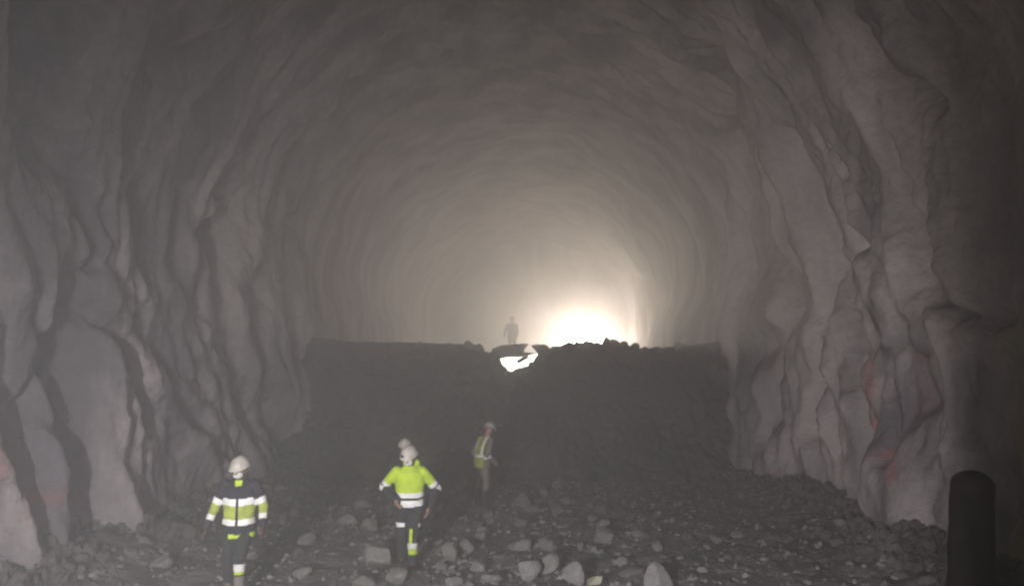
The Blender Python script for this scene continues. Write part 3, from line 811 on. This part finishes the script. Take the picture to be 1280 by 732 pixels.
# ------------------------------------------------------------------ things by the right wall
def rough_column(bm):
    for v in bm.verts:
        k = 1 + .22 * (1 - v.co.z / 1.8); n = float(fbm(v.co.x * 3, v.co.y * 3, v.co.z * 2.5, 3, 14)) * .07
        v.co.x = v.co.x * k + n; v.co.y = v.co.y * k + n
def dark_column():  # made-up solid column standing in for a dark, shadow-like shape
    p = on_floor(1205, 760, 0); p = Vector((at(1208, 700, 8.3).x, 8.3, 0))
    t = empty('standin_column', (p.x, p.y, 0)); t.rotation_euler = (0, R(4), 0)
    tag(t, 'dark upright round-topped stand-in for a shadow-like shape before the right wall', 'stand-in')
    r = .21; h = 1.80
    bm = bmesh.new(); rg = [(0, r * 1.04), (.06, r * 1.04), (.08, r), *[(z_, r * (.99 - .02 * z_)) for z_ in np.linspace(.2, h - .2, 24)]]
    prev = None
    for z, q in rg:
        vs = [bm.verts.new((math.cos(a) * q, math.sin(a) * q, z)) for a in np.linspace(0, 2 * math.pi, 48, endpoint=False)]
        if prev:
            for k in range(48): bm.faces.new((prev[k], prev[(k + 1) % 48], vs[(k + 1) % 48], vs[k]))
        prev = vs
    rough_column(bm); bm_obj('column_body', bm, M['standin'], t)
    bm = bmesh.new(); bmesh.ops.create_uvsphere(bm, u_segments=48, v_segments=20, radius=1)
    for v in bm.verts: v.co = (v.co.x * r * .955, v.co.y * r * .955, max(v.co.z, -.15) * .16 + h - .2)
    rough_column(bm); bm_obj('cap', bm, M['standin'], t)
dark_column()
def curve_tube(name, pts, r, m):
    bm = bmesh.new(); 
    for a, b in zip(pts[:-1], pts[1:]): tube(bm, a, b, r, r, 8)
    v, n, f = remesh(bm, r * .5, 1); return mesh_obj(name, v, f, m)
w0 = wall_point(1182, 530, .0)
d = w0.y - .15
wp = [at(1183, 528, d), at(1178, 545, d - .02), at(1172, 556, d - .04), at(1164, 566, d - .08)]
tag(curve_tube('bent_wire', wp, .008, M['wire']), 'short pale bent wire sticking out of the right wall below a hollow', 'wire')

# ------------------------------------------------------------------ lamp behind the camera that lights the near part
LX, LY, LZ = -2.4, -1.8, 2.7
LAMP_AIM = 0
fl = empty('work_lamp', (LX, LY, 0)); tag(fl, 'work lamp on a tripod stand behind the viewpoint lighting the near tunnel', 'lamp')
bm = bmesh.new(); tube(bm, (0, 0, .6), (0, 0, LZ - .2), .03, .025, 12); bm_obj('pole', bm, M['housing'], fl)
for a in (90, 210, 330):
    bm = bmesh.new(); tube(bm, (0, 0, .9), (math.cos(R(a)) * .7, math.sin(R(a)) * .7, .03), .02, .02, 10); bm_obj('leg', bm, M['housing'], fl)
bm = bmesh.new(); box_bm(bm, (0, -.12, LZ), (.5, .12, .4)); bmesh.ops.bevel(bm, geom=bm.edges[:], offset=.02, segments=2); bm_obj('housing', bm, M['housing'], fl)
ld = bpy.data.lights.new('work_lamp_beam', 'SPOT'); ld.spot_size = R(90); ld.spot_blend = .9; ld.shadow_soft_size = .04; ld.energy = 12200; ld.color = (1.0, .965, 1.0)
lo = bpy.data.objects.new('work_lamp_beam', ld); COL.objects.link(lo); lo.location = (LX, LY, LZ)
lo.rotation_euler = (R(90 - 13), 0, R(-13))
# unseen plate added to block the beam and shade the near right wall
SA = 34.2; q0 = Vector((math.sin(R(SA)), math.cos(R(SA)), 0)); q1 = Vector((math.sin(R(80)), math.cos(R(80)), 0)) * .55
c0 = q0 * .8; mid = (c0 + q1) / 2; dd = q1 - c0
bm = bmesh.new(); box_bm(bm, (mid.x, mid.y, LZ), (dd.length, .012, 1.5), Euler((0, 0, math.atan2(dd.y, dd.x)))); bm_obj('beam_blocker', bm, M['housing'], fl)

# ------------------------------------------------------------------ daylight at the far mouth
def sky():
    bm = bmesh.new(); bmesh.ops.create_uvsphere(bm, u_segments=32, v_segments=16, radius=9)
    bmesh.ops.delete(bm, geom=[v for v in bm.verts if v.co.y < 1.0 or v.co.z < -7], context='VERTS')
    m = mat('bright_daylight_sky', (0, 0, 0), 1, 0, emis=((1.0, .86, .70), 265.0))
    m.node_tree.nodes['Principled BSDF'].inputs['Base Color'].default_value = (0, 0, 0, 1)
    o = bm_obj('sky', bm, m); o.location = (MOUTH[0], 53.2, MOUTH[1]); return tag(o, kind='structure')
sky()

# ------------------------------------------------------------------ dust haze
def haze():
    bm = bmesh.new(); box_bm(bm, (2.5, 21.3, 5.6), (24, 64, 15.4))
    m = bpy.data.materials.new('dust_haze'); m.use_nodes = True; nt = m.node_tree; nt.nodes.remove(nt.nodes['Principled BSDF'])
    pv = nt.nodes.new('ShaderNodeVolumePrincipled'); pv.inputs['Density'].default_value = .040; pv.inputs['Color'].default_value = (.895, .885, .885, 1)
    pv.inputs['Anisotropy'].default_value = .70
    nt.links.new(pv.outputs[0], nt.nodes['Material Output'].inputs['Volume'])
    o = bm_obj('haze', bm, m, None, False); return tag(o, 'grey dust hanging in the tunnel air', 'haze', kind='stuff')
haze()

# ------------------------------------------------------------------ world and render settings
w = bpy.data.worlds.new('World'); scene.world = w; w.use_nodes = True
bg = w.node_tree.nodes['Background']; sk = w.node_tree.nodes.new('ShaderNodeTexSky'); sk.sky_type = 'NISHITA'; sk.sun_disc = False; sk.sun_elevation = R(20)
w.node_tree.links.new(sk.outputs[0], bg.inputs[0]); bg.inputs[1].default_value = 0.0
w.cycles.sampling_method = 'NONE'
scene.view_settings.view_transform = 'Standard'; scene.view_settings.look = 'None'; scene.view_settings.exposure = 0; scene.view_settings.gamma = 1
c = scene.cycles
c.use_denoising = True
try: c.denoiser = 'OPENIMAGEDENOISE'; c.denoising_input_passes = 'RGB_ALBEDO_NORMAL'; c.denoising_prefilter = 'ACCURATE'
except Exception: pass
c.max_bounces = 6; c.diffuse_bounces = 3; c.glossy_bounces = 2; c.volume_bounces = 2; c.transmission_bounces = 2
c.sample_clamp_indirect = 3.0; c.caustics_reflective = False; c.caustics_refractive = False
c.filter_width = 2.2
